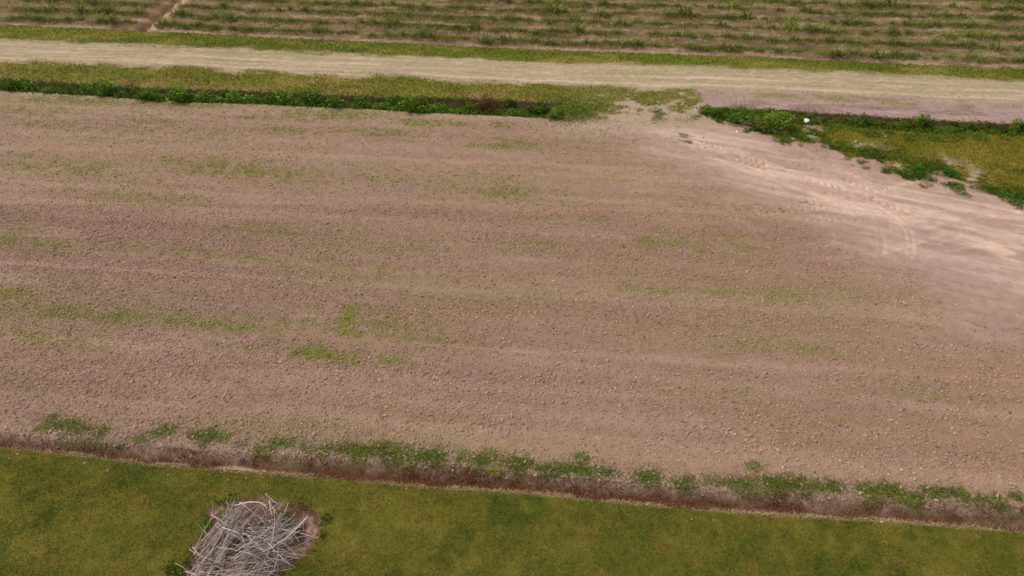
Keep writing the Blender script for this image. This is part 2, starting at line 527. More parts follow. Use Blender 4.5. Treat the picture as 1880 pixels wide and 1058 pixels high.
    # crossing: patchy grass giving way to dust
    yc = (y > c4 - 2.2) & (y < c2 + .1)
    k = gap * yc
    xq = float(at(1150, 200)[0])
    grass_k = sst(.42, .58, .6 * fbm(x * 1.1, y * 1.3, 58, 4) + .4 * fbm(x * 3.3, y * 3.9, 19, 4) + .22 * sst(0, 3.0, y - c4) - .22 * sst(X_A, xq, x) - .02 * sst(xq, X_B, x) + .15)
    grass_k = np.maximum(grass_k * sst(-.7, .5, y - c4 + wob * 1.5), sst(.3, -1.2, x - X_A - 1.3) * sst(-.6, 0, y - c4))
    cc = mixc(np.tile(lin(168, 144, 122), (n, 1)), lin(112, 108, 48), grass_k)
    m = k * sst(-2.2, -.6, y - c4)
    col = col * (1 - m[:, None]) + cc * m[:, None]
    # grassy wedge on the right, between the ditch and the dusty ground
    wn_ = (fbm(x * 1.4, y * 1.4, 59, 5) - .5)
    wedge = (x > X_B - .2) & (y <= c4)
    wd = y - cw
    wm = wedge * sst(-.05, .25, wd + wn_ * 3.0 - .15)
    wc = mixc(np.tile(lin(116, 108, 32), (n, 1)), lin(126, 114, 44), sst(.45, .65, fbm(x * .9, y * 1.1, 60, 4)))
    wc = mixc(wc, lin(86, 88, 26), sst(.5, .7, fbm(x * .5, y * .7, 61, 4)) * .8)
    edgeg = sst(2.6, .6, wd) * sst(.38, .56, fbm(x * .9, y * .9, 62, 4))
    wc = mixc(wc, lin(70, 84, 28), edgeg)
    bare = sst(.55, .63, fbm(x * .95, y * 1.2, 63, 4)) * sst(3.4, .8, wd)
    wc = mixc(wc, lin(172, 145, 128), bare * .95)
    col = col * (1 - wm[:, None]) + wc * wm[:, None]
    zone[wedge & (wd > 0)] = 1

    # ---- road and green verge beyond it
    rs = fbm(x * .35, s * 5.5, 64, 4)
    rc = mixc(np.tile(lin(165, 143, 116), (n, 1)), lin(156, 137, 106), sst(.42, .62, fbm(x * .5, s * 1.4, 65, 4)))
    rc = mixc(rc, lin(190, 168, 138), sst(.5, .74, rs) * .3)
    rc = mixc(rc, lin(152, 140, 98), sst(.45, 1.0, (y - c2) / np.maximum(c1 - c2, .1) + (fbm(x * .4, s * 1.2, 70, 4) - .5) * .9) * .6)
    rc = mixc(rc, lin(204, 182, 150), sst(.6, .75, fbm(x * 3.0, y * 7.0, 71, 3)) * .4)
    rc = mixc(rc, lin(150, 126, 96), sst(.55, .72, fbm(x * 2.2, s * 4, 66, 4)) * .5)
    roadm = sst(-.45, .35, y - c2 + (fbm(x * .8, s * 2, 67, 4) - .5) * 1.3) * (1 - sst(-.35, .35, y - c1 + (fbm(x * .9, s * 2, 68, 4) - .5) * 1.1))
    for off in (.5, 1.5):
        ln_ = np.exp(-((y - c2 - off - wob * .25) / .12) ** 2) * sst(.35, .6, fbm(x * .3, s * .3, 69 + int(off * 2), 3))
        rc = mixc(rc, lin(206, 184, 152), ln_ * .6)
        rc = mixc(rc, lin(148, 128, 102), sst(.55, .75, fbm(x * .22, s * 13.0, 85, 3)) * .35)
        rc = mixc(rc, lin(192, 170, 140), sst(.55, .75, fbm(x * .22, s * 12.0, 86, 3)) * .35)
        z -= ln_ * .03 * roadm
    vc = mixc(np.tile(lin(104, 108, 34), (n, 1)), lin(130, 118, 52), sst(.45, .65, fbm(x * .7, s * 1.5, 72, 4)))
    vc = mixc(vc, lin(88, 98, 26), sst(.45, .65, fbm(x * .4, s * 1.1, 73, 4)) * .8)
    ver = (y > (c1 + c2) / 2).astype(float)
    col = col * (1 - ver[:, None]) + vc * ver[:, None]
    col = col * (1 - roadm[:, None]) + rc * roadm[:, None]
    zone[(y >= c2) & (y < c1)] = 4
    zone[(y >= c1) & (y < c0)] = 3
    # ---- cane field
    cf = sst(-.15, .15, y - c0 + wob2 * .5)
    q = y - c0
    ridge = np.cos((q - .85) * 2 * math.pi / 1.84)
    kc = mixc(np.tile(lin(134, 106, 88), (n, 1)), lin(112, 86, 66), sst(.4, .62, fbm(x * .8, s * 2.2, 75, 4)))
    kc = mixc(kc, lin(154, 126, 102), sst(.5, .7, fbm(x * .6, s * 4.0, 76, 4)) * .55)
    kc = mixc(kc, lin(112, 100, 56), sst(-.2, .9, ridge + (fbm(x * 1.3, y * 1.6, 77, 4) - .5) * 1.6) * .85 * sst(.3, .9, q))
    kc = mixc(kc, lin(196, 170, 130), sst(.58, .72, fbm(x * .7, s * 6.0, 78, 3)) * .35)
    fe = np.exp(-((q - .22) / .13) ** 2) * sst(.35, .6, fbm(x * .6, s * 1.0, 79, 3))
    kc = mixc(kc, lin(186, 156, 130), fe * .55)
    col = col * (1 - cf[:, None]) + kc * cf[:, None]
    z += cf * .09 * ridge + cf * (fbm(x * 4, y * 4, 80, 3) - .5) * .1
    zone[y >= c0] = 5
    bf = (q > -2) & (x < -10) & (x > -40) & (q < 14)
    d, _, S = dist_poly(FUR, x[bf], y[bf])
    k = np.exp(-(d / .45) ** 2)
    zb = z[bf]
    zb = zb - .22 * np.exp(-(d / .28) ** 2) + .10 * np.exp(-((S + .55) / .2) ** 2)
    z[bf] = np.where(q[bf] > -.2, zb, z[bf])
    cb = mixc(col[bf], lin(120, 88, 68), k * (q[bf] > -.2) * .9)
    cb = mixc(cb, lin(196, 168, 130), np.exp(-((S + .62) / .2) ** 2) * (q[bf] > -.2) * .8)
    col[bf] = cb
    return z, col, zone, dict(g=gm, cloddy=cloddy * (1 - dm), wm=wm, bare=bare, gap=gap, grass_k=grass_k, right=right, roadm=roadm, edgeg=edgeg, dm=dm)


# ------------------------------------------------------------------ ground sheets
def axis(stops):
    r = [stops[0][0]]
    for (a, b, d0, d1) in stops:
        x = r[-1]
        while x < b - 1e-6:
            f = (x - a) / (b - a)
            x += d0 + (d1 - d0) * f
            r.append(min(x, b))
    return np.array(r)


xp = axis([(0, 12, .036, .036), (12, 33, .036, .13), (33, 60, .13, 4), (60, 900, 4, 200)])
gx = np.concatenate([-xp[:0:-1], xp])
gy = np.concatenate([[-900, -400, -150, -60, -25, -10, -2, 1, 2, 2.6, 3.1, 3.5, 3.8], axis([(4, 17, .036, .036), (17, 52, .036, .12), (52, 90, .12, 5), (90, 1500, 5, 250)])])
GX, GY = np.meshgrid(gx, gy)
nx, ny = len(gx), len(gy)
fx_, fy_ = GX.ravel(), GY.ravel()
gz, gc, gzone, gm_ = land(fx_, fy_)
GV = np.stack([fx_, fy_, gz], 1)
ii = (np.arange(ny - 1)[:, None] * nx + np.arange(nx - 1)[None, :]).ravel()
quads = np.stack([ii, ii + 1, ii + nx + 1, ii + nx], 1)
fz = gzone[ii]
right_side = fx_[ii] > X_B - .2
far_side = fy_[ii] > 14
PARTS = [("ground", (fz == 0), M_SOIL), ("lawn", (fz == 1), M_TURF), ("ditch", (fz == 2) & ~far_side, M_TURF), ("roadside_ditch", (fz == 2) & far_side, M_TURF),
         ("road_verge", (fz == 3), M_TURF), ("dirt_road", (fz == 4), M_ROAD), ("cane_field_soil", (fz == 5), M_SOIL)]
for name, m, mat in PARTS:
    q = quads[m]
    u, inv = np.unique(q.ravel(), return_inverse=True)
    me = mesh_from(name, GV[u], inv.reshape(-1, 4), gc[u], mat, True)
    link(name, me, kind="structure")


def ground_z(x, y):
    return land(np.atleast_1d(np.asarray(x, float)), np.atleast_1d(np.asarray(y, float)))[0]


# ------------------------------------------------------------------ scatter helpers
def blades(x, y, z, h, w, col, lean=.5, rng=RNG, tipmul=1.25):
    """one bent triangle-pair blade per point"""
    n = len(x)
    a = rng.random(n) * 2 * math.pi
    la = rng.random(n) * 2 * math.pi
    ll = lean * (.3 + .9 * rng.random(n)) * h
    dx, dy = np.cos(a) * w / 2, np.sin(a) * w / 2
    base = np.stack([x, y, z - .01], 1)
    side = np.stack([dx, dy, np.zeros(n)], 1)
    mid = base + np.stack([np.cos(la) * ll * .35, np.sin(la) * ll * .35, h * .62], 1)
    tip = base + np.stack([np.cos(la) * ll, np.sin(la) * ll, np.maximum(h * (1 - .35 * lean * rng.random(n)), .3 * h)], 1)
    V = np.stack([base - side, base + side, mid + side * .8, tip, mid - side * .8], 1).reshape(-1, 3)
    k = np.arange(n)[:, None] * 5
    Fc = np.concatenate([k + [0, 1, 2], k + [0, 2, 4], k + [4, 2, 3]], 0)
    C = np.repeat(col, 5, 0).reshape(n, 5, 3).copy()
    C[:, 3] *= tipmul
    return V, Fc, C.reshape(-1, 3)


def join(parts):
    V, Fc, C, o = [], [], [], 0
    for v, f, c in parts:
        V.append(v)
        Fc.append(f + o)
        C.append(c)
        o += len(v)
    return np.concatenate(V), np.concatenate(Fc), np.concatenate(C)


def rand_pts(n, x0, x1, y0, y1, rng=RNG):
    return rng.uniform(x0, x1, n), rng.uniform(y0, y1, n)


def in_view(x, y, mx=1.5):
    d = y * math.cos(PITCH) + H * math.sin(PITCH)
    return (np.abs(x) < .752 * d + mx)


def vary(col, rng=RNG, s=.22, h=.06):
    k = 1 + s * rng.standard_normal(len(col))
    t = 1 + h * rng.standard_normal((len(col), 3))
    return np.clip(col * np.clip(k, .4, 1.8)[:, None] * t, .002, .9)


def stuff(name, parts, mat, label, cat):
    V, Fc, C = join(parts)
    link(name, mesh_from(name, V, Fc, C, mat), label=label, cat=cat, kind="stuff")


# ------------------------------------------------------------------ clods on the tilled field
PHI = (1 + 5 ** .5) / 2
ICO_V = np.array([(-1, PHI, 0), (1, PHI, 0), (-1, -PHI, 0), (1, -PHI, 0), (0, -1, PHI), (0, 1, PHI), (0, -1, -PHI), (0, 1, -PHI), (PHI, 0, -1), (PHI, 0, 1), (-PHI, 0, -1), (-PHI, 0, 1)]) / math.hypot(1, PHI)
ICO_F = np.array([(0, 11, 5), (0, 5, 1), (0, 1, 7), (0, 7, 10), (0, 10, 11), (1, 5, 9), (5, 11, 4), (11, 10, 2), (10, 7, 6), (7, 1, 8), (3, 9, 4), (3, 4, 2), (3, 2, 6), (3, 6, 8), (3, 8, 9), (4, 9, 5), (2, 4, 11), (6, 2, 10), (8, 6, 7), (9, 8, 1)])


def lumps(x, y, z, r, col, rng=RNG, BV=ICO_V, BF=ICO_F):
    n, m = len(x), len(BV)
    V = np.repeat(BV[None], n, 0) * rng.uniform(.72, 1.2, (n, m, 1))
    V = V * (r[:, None] * rng.uniform(.7, 1.3, (n, 3)))[:, None, :] * np.array([1, 1, .8])
    a = rng.random(n) * 2 * math.pi
    t = rng.uniform(-.5, .5, n)
    yy = V[..., 1] * np.cos(t)[:, None] - V[..., 2] * np.sin(t)[:, None]
    zz = V[..., 1] * np.sin(t)[:, None] + V[..., 2] * np.cos(t)[:, None]
    ca, sa = np.cos(a)[:, None], np.sin(a)[:, None]
    V = np.stack([V[..., 0] * ca - yy * sa, V[..., 0] * sa + yy * ca, zz], -1)
    V += np.stack([x, y, z + r * .25], 1)[:, None, :]
    Fc = (BF[None] + np.arange(n)[:, None, None] * m).reshape(-1, 3)
    return V.reshape(-1, 3), Fc, np.repeat(col, m, 0)


OCT_V = np.array([(1, 0, 0), (0, 1, 0), (-1, 0, 0), (0, -1, 0), (0, 0, 1), (0, 0, -1)], float)
OCT_F = np.array([(0, 1, 4), (1, 2, 4), (2, 3, 4), (3, 0, 4), (1, 0, 5), (2, 1, 5), (3, 2, 5), (0, 3, 5)])
x, y = rand_pts(2300000, -24, 27, 7.5, 30)
ok = in_view(x, y) & (y < C4(x) - .2) & (y > C6(x)) & ~((x > X_B) & (y > CW(x) - .2))
x, y = x[ok], y[ok]
ok = RNG.random(len(x)) < sst(46, 12, y) * (.35 + .65 * (y < 20))
x, y = x[ok], y[ok]
z, c, _, mk = land(x, y)
dens = np.clip(.22 + .78 * mk['cloddy'], 0, 1) * (1 - .8 * sst(.15, .9, mk['dm']))
dens *= .5 + .5 * sst(-.2, .4, y - C5(x))
ok = RNG.random(len(x)) < dens * .9
x, y, z, c, cl = x[ok], y[ok], z[ok], c[ok], mk['cloddy'][ok]
u = RNG.random(len(x))
r = (.0065 + .0085 * u ** 1.8 + .024 * u ** 40) * (.8 + .3 * cl)
cc = vary(c * 1.22, s=.19, h=.02)
big = r > .018
sm = ~big
stuff("soil_clods", [lumps(x[big], y[big], z[big], r[big], cc[big]), lumps(x[sm], y[sm], z[sm], r[sm] * 1.15, cc[sm], RNG, OCT_V, OCT_F)], M_CLOD, "small reddish brown soil clods strewn over the tilled field", "soil clods")

# ------------------------------------------------------------------ sprouts on the field
x, y = rand_pts(200000, -24, 26, 8, 30)
ok = in_view(x, y) & (y < C4(x) - .1) & (y > C5(x))
x, y = x[ok], y[ok]
z, c, _, mk = land(x, y)
ok = RNG.random(len(x)) < (mk['g'] * 2.4 + .015) * (1 - mk['dm'])
x, y, z, g_ = x[ok], y[ok], z[ok], mk['g'][ok]
pp = []
for k in range(3):
    j = .04 * RNG.standard_normal((2, len(x)))
    base = mixc(np.tile(lin(156, 154, 66), (len(x), 1)), lin(126, 158, 46), RNG.random(len(x)) * (.4 + .6 * g_))
    pp.append(blades(x + j[0], y + j[1], z, RNG.uniform(.025, .06, len(x)) * (1 + .15 * sst(16, 26, y)), RNG.uniform(.012, .026, len(x)) * (1 + .15 * sst(16, 26, y)), vary(base), 1.1))
stuff("weed_sprouts", pp, M_GRASS, "sparse bright green sprouts in patches across the tilled field", "weeds")

# ------------------------------------------------------------------ lawn in the foreground
x, y = rand_pts(800000, -13, 13, 3.8, 10.6)
ok = in_view(x, y, 1.0) & (y < C7(x) + .03)
d, _, _ = dist_poly(PILE, x, y, True)
ok &= ~(inside(PILE, x, y) & (d > .05))
x, y = x[ok], y[ok]
z, c, _, _ = land(x, y)
h = RNG.uniform(.018, .042, len(x)) * (.7 + .6 * fbm(x * 2, y * 2, 90, 2))
stuff("lawn_grass", [blades(x, y, z, h, RNG.uniform(.005, .011, len(x)), vary(c * 1.14, s=.34), .8)], M_GRASS, "short mown olive green lawn grass in the foreground", "grass")

# grassy wedge, banks and verge
x, y = rand_pts(150000, X_B - 1, 30, 17, 30)
ok = in_view(x, y) & (y <= C4(x)) & (y > CW(x) - .8)
x, y = x[ok], y[ok]
z, c, _, mk = land(x, y)
ok = (RNG.random(len(x)) < mk['wm'] * (1 - mk['bare']))
x, y, z, c, eg = x[ok], y[ok], z[ok], c[ok], mk['edgeg'][ok]
stuff("wedge_grass", [blades(x, y, z, RNG.uniform(.04, .09, len(x)) * (1 + 1.2 * eg), RNG.uniform(.012, .03, len(x)), vary(mixc(c, lin(64, 92, 24), eg * .5) * 1.15, s=.2), .9)],
      M_GRASS, "olive and brown grass on the wedge right of the turning area", "grass")

x, y = rand_pts(260000, -36, 33, 22, 42)
ok = in_view(x, y) & (((y > C3(x)) & (y < C2(x) + .4)) | ((y > C1(x) - .3) & (y < C0(x) + .1)) | ((y > C4(x) - .7) & (y < C3(x))))
x, y = x[ok], y[ok]
z, c, _, mk = land(x, y)
p = np.where(y > C1(x) - .3, .95, np.where(y < C3(x), mk['gap'] * mk['grass_k'], (1 - mk['right'] * .93) * (1 - mk['gap'] * (1 - mk['grass_k'] * .8)))) * (1 - mk['roadm'] * .9)
ok = RNG.random(len(x)) < p
x, y, z, c = x[ok], y[ok], z[ok], c[ok]
hh = RNG.uniform(.05, .13, len(x)) * (.6 + .8 * fbm(x * .8, y * .8, 91, 3))
stuff("roadside_grass", [blades(x, y, z, hh, RNG.uniform(.015, .04, len(x)), vary(c * 1.3, s=.22), .9)], M_GRASS, "green and dry brown grass along both sides of the dirt road", "grass")

# ------------------------------------------------------------------ dead red brown grass in the near ditch, straw fringe along the lawn
x, y = rand_pts(260000, -13, 13, 5, 11)
ok = in_view(x, y, 1) & (y > C7(x) + .02) & (y < C6(x) + .12)
x, y = x[ok], y[ok]
z, c, _, _ = land(x, y)
n1 = fbm(x * .9, y * 1.8, 92, 4)
t = (C6(x) - y) / (C6(x) - C7(x))
ok = RNG.random(len(x)) < np.clip(sst(.66, .44, n1) + .5 * t, .25, 1)
x, y, z, n1, t = x[ok], y[ok], z[ok], n1[ok], t[ok]
c = mixc(np.tile(lin(116, 67, 47), (len(x), 1)), lin(138, 100, 70), RNG.random(len(x)) * .9)
c = mixc(c, lin(150, 126, 112), sst(.5, .7, fbm(x * .7, y * 1.5, 93, 3)) * RNG.random(len(x)) * sst(0, 8, x) * .3)
c = mixc(c, lin(100, 98, 44), (RNG.random(len(x)) < .12) * 1.0)
stuff("dead_grass", [blades(x, y, z, RNG.uniform(.05, .14, len(x)), RNG.uniform(.006, .013, len(x)), vary(c, s=.28), .9)], M_DRY, "dead reddish brown grass filling the narrow ditch beside the lawn", "dead grass")
x = RNG.uniform(-13, 13, 26000)
y = C7(x) + RNG.normal(.01, .03, len(x))
k = fbm(x * 1.6, y * 1.6, 47, 3)
ok = in_view(x, y, 1) & (RNG.random(len(x)) < (.08 + .7 * sst(.42, .64, k)) * (1 - .5 * sst(2, 8, x)))
x, y = x[ok], y[ok]
z = ground_z(x, y)
c = mixc(np.tile(lin(200, 176, 138), (len(x), 1)), lin(150, 124, 82), RNG.random(len(x)))
stuff("dry_grass", [blades(x, y, z, RNG.uniform(.03, .08, len(x)), RNG.uniform(.006, .014, len(x)), vary(c), 1.3)], M_DRY, "straw coloured dry grass fringe along the lawn edge", "dry grass")


# ------------------------------------------------------------------ plants
def leaf_cloud(n, rad, hgt, leaf, cols, rng, top=.0):
    """leafy weed: folded leaves spread through an uneven dome"""
    a = rng.random(n) * 2 * math.pi
    r = rad * np.sqrt(rng.random(n))
    lob = .72 + .4 * np.sin(a * 3 + rng.random() * 6) * rng.random() + .3 * rng.random(n)
    r = r * lob
    zt = hgt * np.sqrt(np.clip(1 - (r / (rad * 1.25)) ** 2, .03, 1)) * (.55 + .55 * rng.random(n) ** .6)
    P = np.stack([r * np.cos(a), r * np.sin(a), zt], 1)
    la = a + rng.normal(0, .9, n)
    L = leaf * rng.uniform(.6, 1.3, n)
    up = rng.uniform(-.5, .6, n)
    d = np.stack([np.cos(la) * np.cos(up), np.sin(la) * np.cos(up), np.sin(up)], 1) * L[:, None]
    sd2 = np.stack([-np.sin(la), np.cos(la), rng.normal(0, .3, n)], 1) * (L * .30)[:, None]
    root = np.stack([.02 * np.cos(a), .02 * np.sin(a), np.zeros(n)], 1)
    V = np.stack([P, P + d * .5 + sd2 + [0, 0, .01], P + d, P + d * .5 - sd2 + [0, 0, .01], root, root + sd2 * .2], 1).reshape(-1, 3)
    k = np.arange(n)[:, None] * 6
    Fc = np.concatenate([k + [0, 1, 2], k + [0, 2, 3], k + [4, 5, 0]], 0)
    cc = cols[rng.integers(0, len(cols), n)]
    return V, Fc, np.repeat(vary(cc, rng, .3), 6, 0)


def ribbons(n, L, w, spread, cols, rng, rad=.05, droop=1.0, seg=4):
    """arching grass leaves from one root"""
    a = rng.random(n) * 2 * math.pi
    tilt = np.abs(rng.normal(0, spread, n))
    l = L * rng.uniform(.55, 1.15, n)
    r0 = rad * np.sqrt(rng.random(n))
    ra = rng.random(n) * 2 * math.pi
    P = np.stack([r0 * np.cos(ra), r0 * np.sin(ra), np.zeros(n) - .02], 1)
    V = []
    side = np.stack([-np.sin(a), np.cos(a), np.zeros(n)], 1) * (w / 2)
    ang = math.pi / 2 - tilt
    for k in range(seg + 1):
        f = k / seg
        ww = (1 - f) ** .7 * (.6 + .4 * min(1, f * 4)) + .02
        V += [P - side * ww, P + side * ww]
        step = l / seg
        P = P + np.stack([np.cos(a) * np.cos(ang), np.sin(a) * np.cos(ang), np.sin(ang)], 1) * step[:, None]
        ang = ang - droop * rng.uniform(.15, .6, n) * (.6 + f)
    V = np.stack(V, 1).reshape(-1, 3)
    m = 2 * (seg + 1)
    base = np.arange(n)[:, None] * m
    Fs = []
    for k in range(seg):
        b = 2 * k
        Fs += [base + [b, b + 1, b + 3], base + [b, b + 3, b + 2]]
    cc = vary(cols[rng.integers(0, len(cols), n)], rng, .2)
    return V, np.concatenate(Fs, 0), np.repeat(cc, m, 0)


def cols(*t):
    return np.array([lin(*c) for c in t])


GREENS = cols((90, 120, 30), (74, 108, 24), (114, 136, 42), (56, 84, 20))
OLIVE = cols((104, 104, 40), (86, 92, 32), (116, 96, 50), (72, 78, 28))
CANE = cols((116, 128, 50), (134, 140, 62), (102, 118, 42), (144, 140, 78))
TUFT = cols((92, 120, 34), (112, 130, 44), (74, 104, 28), (128, 128, 58))
LIGHT = cols((110, 130, 44), (92, 118, 36), (126, 136, 56))
RED = cols((120, 70, 48), (98, 58, 42), (140, 90, 60))

r_ = np.random.default_rng(21)
cane_me = [mesh_from("cane_clump", *join([ribbons(int(r_.integers(45, 75)), r_.uniform(.62, .85), .034, .8, CANE, r_, r_.uniform(.15, .3), .95),
                                         ribbons(50, .4, .03, 1.0, CANE, r_, .45, .8)]), M_PLANT) for _ in range(9)]
weed_me = [mesh_from("ditch_weed", *join([leaf_cloud(170, .38, r_.uniform(.3, .62), .11, GREENS, r_), ribbons(20, .62, .025, .5, GREENS, r_, .25, .6)]), M_PLANT) for _ in range(8)]
olive_me = [mesh_from("ditch_weed", *join([leaf_cloud(150, .36, r_.uniform(.3, .5), .10, OLIVE, r_), ribbons(40, .5, .022, .55, OLIVE, r_, .25, .6)]), M_PLANT) for _ in range(6)]
tuft_me = [mesh_from("grass_tuft", *join([ribbons(110, .14, .009, .9, TUFT, r_, .17, .8, 3), leaf_cloud(60, .19, .06, .035, TUFT, r_)]), M_PLANT) for _ in range(8)]
creep_me = [mesh_from("creeping_weed", *join([leaf_cloud(150, .36, .16, .07, GREENS, r_), ribbons(30, .22, .02, .9, TUFT, r_, .3, .8, 3)]), M_PLANT) for _ in range(6)]


def place(name, me, x, y, sc, label, cat, group=None, dz=0.0, sz=None):
    z = float(ground_z(x, y)[0]) + dz
    return link(name, me, (x, y, z), RNG.random() * 6.28, (sc, sc, sz or sc), label, cat, group)


# ---- young cane in rows
ORD = ["first", "second", "third", "fourth", "fifth", "sixth", "seventh", "eighth"]
cane_pts, extra = [], []
for k in range(14):
    off = .85 + 1.84 * k
    x = -40 + RNG.random()
    while x < 38:
        x += RNG.uniform(.55, 1.15) + (RNG.random() < .08) * RNG.uniform(.5, 1.6)
        yy = float(C0(x)) + off + RNG.normal(0, .12)
        fd = float(dist_poly(FUR, np.array([x]), np.array([yy]))[0][0])
        if fd < .9:
            continue
        sc = float(np.clip(RNG.lognormal(-.18, .3), .42, 1.5))
        v = in_view(np.array([x]), np.array([yy]), -.1)[0] and yy < float(at(940, 4)[1])
        (cane_pts if v else extra).append((k, x, yy, sc))
cane_pts.sort(key=lambda t: -t[3] / t[2] ** 2 * 1000 + t[0] * .12)
extra += cane_pts[290:]
fxm = float(FUR[0, 0])
CZ = ground_z([p[1] for p in cane_pts[:290]], [p[2] for p in cane_pts[:290]])
for (k, x, y, sc), z in zip(cane_pts[:290], CZ):
    xf = float(np.interp(y, FUR[:, 1], FUR[:, 0]))
    side = "left of the bare furrow" if x < xf else "right of the bare furrow"
    size = "tall bushy" if sc > 1.1 else ("small thin" if sc < .65 else "medium")
    lab = f"{size} green cane clump, {ORD[min(k, 7)]} row from the verge, {side}"
    link("cane_clump", cane_me[int(RNG.integers(9))], (x, y, z), -.1 + RNG.normal(0, .12) + math.pi * int(RNG.integers(2)), (sc * 1.2, sc * .85, sc * .74), lab, "cane clump", f"{size} cane clumps in the {ORD[min(k, 7)]} row {side}")
# the rest of the rows, and the low grass between clumps
ex = np.array([(e[1], e[2], e[3]) for e in extra])
pp = []
xs = np.repeat(ex[:, 0], 26) + RNG.normal(0, .14, len(ex) * 26)
ys = np.repeat(ex[:, 1], 26) + RNG.normal(0, .12, len(ex) * 26)
zz = ground_z(xs, ys)
pp.append(blades(xs, ys, zz, RNG.uniform(.2, .45, len(xs)) * np.repeat(ex[:, 2], 26), RNG.uniform(.025, .045, len(xs)), vary(CANE[RNG.integers(0, 4, len(xs))]), 1.0))
stuff("cane_rows", pp, M_GRASS, "distant young cane continuing the rows at the top edge of the field", "cane")
x = RNG.uniform(-36, 32, 340000)
k = RNG.integers(0, 9, len(x))
y = C0(x) + .85 + 1.84 * k + RNG.normal(0, .36, len(x))
ok = in_view(x, y) & (y > C0(x) + .4) & (RNG.random(len(x)) < .10 + .68 * sst(.38, .60, fbm(x * .7, y * .9, 95, 3)))
ok &= dist_poly(FUR, x, y)[0] > .6
x, y = x[ok], y[ok]
z = ground_z(x, y)
stuff("row_weeds", [blades(x, y, z, RNG.uniform(.06, .22, len(x)), RNG.uniform(.014, .028, len(x)), vary(mixc(CANE[RNG.integers(0, 4, len(x))], lin(136, 120, 66), RNG.random(len(x)) * .45)), 1.0)], M_GRASS,
      "low green and yellowish grass filling the gaps along the cane rows", "weeds")
# straw on the soil between the rows and dry stalks on the road
x = RNG.uniform(-36, 32, 22000)
y = C0(x) + RNG.uniform(.15, 16, len(x))
ok = in_view(x, y) & (RNG.random(len(x)) < sst(.4, .62, fbm(x * .6, y * 2.0, 96, 3)))
x, y = x[ok], y[ok]
z = ground_z(x, y)
c = mixc(np.tile(lin(186, 158, 112), (len(x), 1)), lin(140, 108, 76), RNG.random(len(x)))
stuff("cane_straw", [blades(x, y, z + .015, RNG.uniform(.015, .05, len(x)), RNG.uniform(.02, .04, len(x)), vary(c), 7.0)], M_DRY, "pale dry leaf litter lying between the cane rows", "straw")


# ---- weeds in the far ditch, left and right of the crossing
def section(px, names):
    return names[min(int(px * len(names)), len(names) - 1)]


xl0, xl1 = float(at(-60, 155)[0]), X_A - .1
x = xl0
i = 0
SEC = ["at the far left end", "left of the middle", "in the middle stretch", "near the dry reddish weeds", "beside the crossing"]
while x < xl1:
    x += RNG.uniform(.16, .42)
    if x > xl1:
        break
    f = (x - xl0) / (xl1 - xl0)
    t = float(np.clip(RNG.normal(.42, .27), -.02, .92))
    y = float(C4(x)) * (1 - t) + float(C3(x)) * t
    sc = RNG.uniform(.65, 1.15) * (1.05 if f < .8 else .8)
    sec = section(f, SEC)
    size = "large" if sc > .95 else "small"
    place("ditch_weed", weed_me[int(RNG.integers(8))], x, y, sc, f"{size} dark green leafy weed in the left roadside ditch, {sec}", "weed", f"{size} leafy weeds in the left ditch {sec}", -.05, sc * RNG.uniform(.65, 1.3))
xr1 = float(at(1930, 240)[0])
x = X_B - .1
SEC = ["beside the crossing", "behind the white lump", "in its middle stretch", "at the far right end"]
while x < xr1:
    x += RNG.uniform(.10, .22)
    f = (x - X_B) / (xr1 - X_B)
    t = float(RNG.uniform(.30 if f > .2 else 0, .90))
    y = float(C4(x)) * (1 - t) + float(C3(x)) * t
    sec = section(f, SEC)
    me = olive_me[int(RNG.integers(6))] if (t > .5 and f > .18 and RNG.random() < .75) else weed_me[int(RNG.integers(8))]
    hue = "olive brown" if me in olive_me else "dark green"
    place("ditch_weed", me, x, y, RNG.uniform(.45, .8), f"{hue} leafy weed in the right roadside ditch, {sec}", "weed", f"{hue} leafy weeds in the right ditch {sec}", -.05 if me in olive_me else -.02, RNG.uniform(.45, .7) if me in olive_me else RNG.uniform(.35, .8))
# undergrowth on the ditch floors
x, y = rand_pts(130000, -34, 30, 18, 36)
ok = in_view(x, y) & (y > C4(x) - .15) & (y < C3(x) + .1) & ((x < X_A) | (x > X_B))
x, y = x[ok], y[ok]
z, _, _, mk = land(x, y)
t = (y - C4(x)) / np.maximum(C3(x) - C4(x), .1)
c = GREENS[RNG.integers(0, 4, len(x))]
c = mixc(c, lin(112, 84, 46), sst(.5, .75, fbm(x * .9, y * .9, 97, 3)) * sst(.3, .8, t) * .8)
c = mixc(c, lin(112, 108, 46), (t > .65) * .7)
stuff("ditch_undergrowth", [blades(x, y, z, RNG.uniform(.10, .26, len(x)) * (1 - .45 * np.clip(t, 0, 1)), RNG.uniform(.025, .055, len(x)), vary(c), 1.1)], M_GRASS, "dense low green undergrowth on the roadside ditch floor", "undergrowth")

gp = np.array([at(px, py) for px, py in [(1015, 180), (1030, 186), (1045, 195), (1035, 205), (1055, 207), (1068, 200), (1040, 218), (1058, 216), (1078, 206), (1085, 192), (1025, 212), (1010, 205)]])
q = np.repeat(gp, 260, 0) + RNG.normal(0, 1, (len(gp) * 260, 2)) * [.4, .42]
z = ground_z(q[:, 0], q[:, 1])
c = mixc(GREENS[RNG.integers(0, 4, len(q))], lin(120, 118, 48), RNG.random(len(q)) * .7)
stuff("ditch_end_grass", [blades(q[:, 0], q[:, 1], z, RNG.uniform(.04, .11, len(q)), RNG.uniform(.018, .04, len(q)), vary(c * 1.25), 1.0)], M_GRASS, "dense green grass where the left roadside ditch ends at the crossing", "grass")
qx, qy = at(RNG.uniform(1080, 1300, 1500), RNG.uniform(190, 275, 1500))
z, c, _, _ = land(qx, qy)
ok = RNG.random(len(qx)) < sst(.42, .6, fbm(qx * 1.1, qy * 1.1, 7, 3))
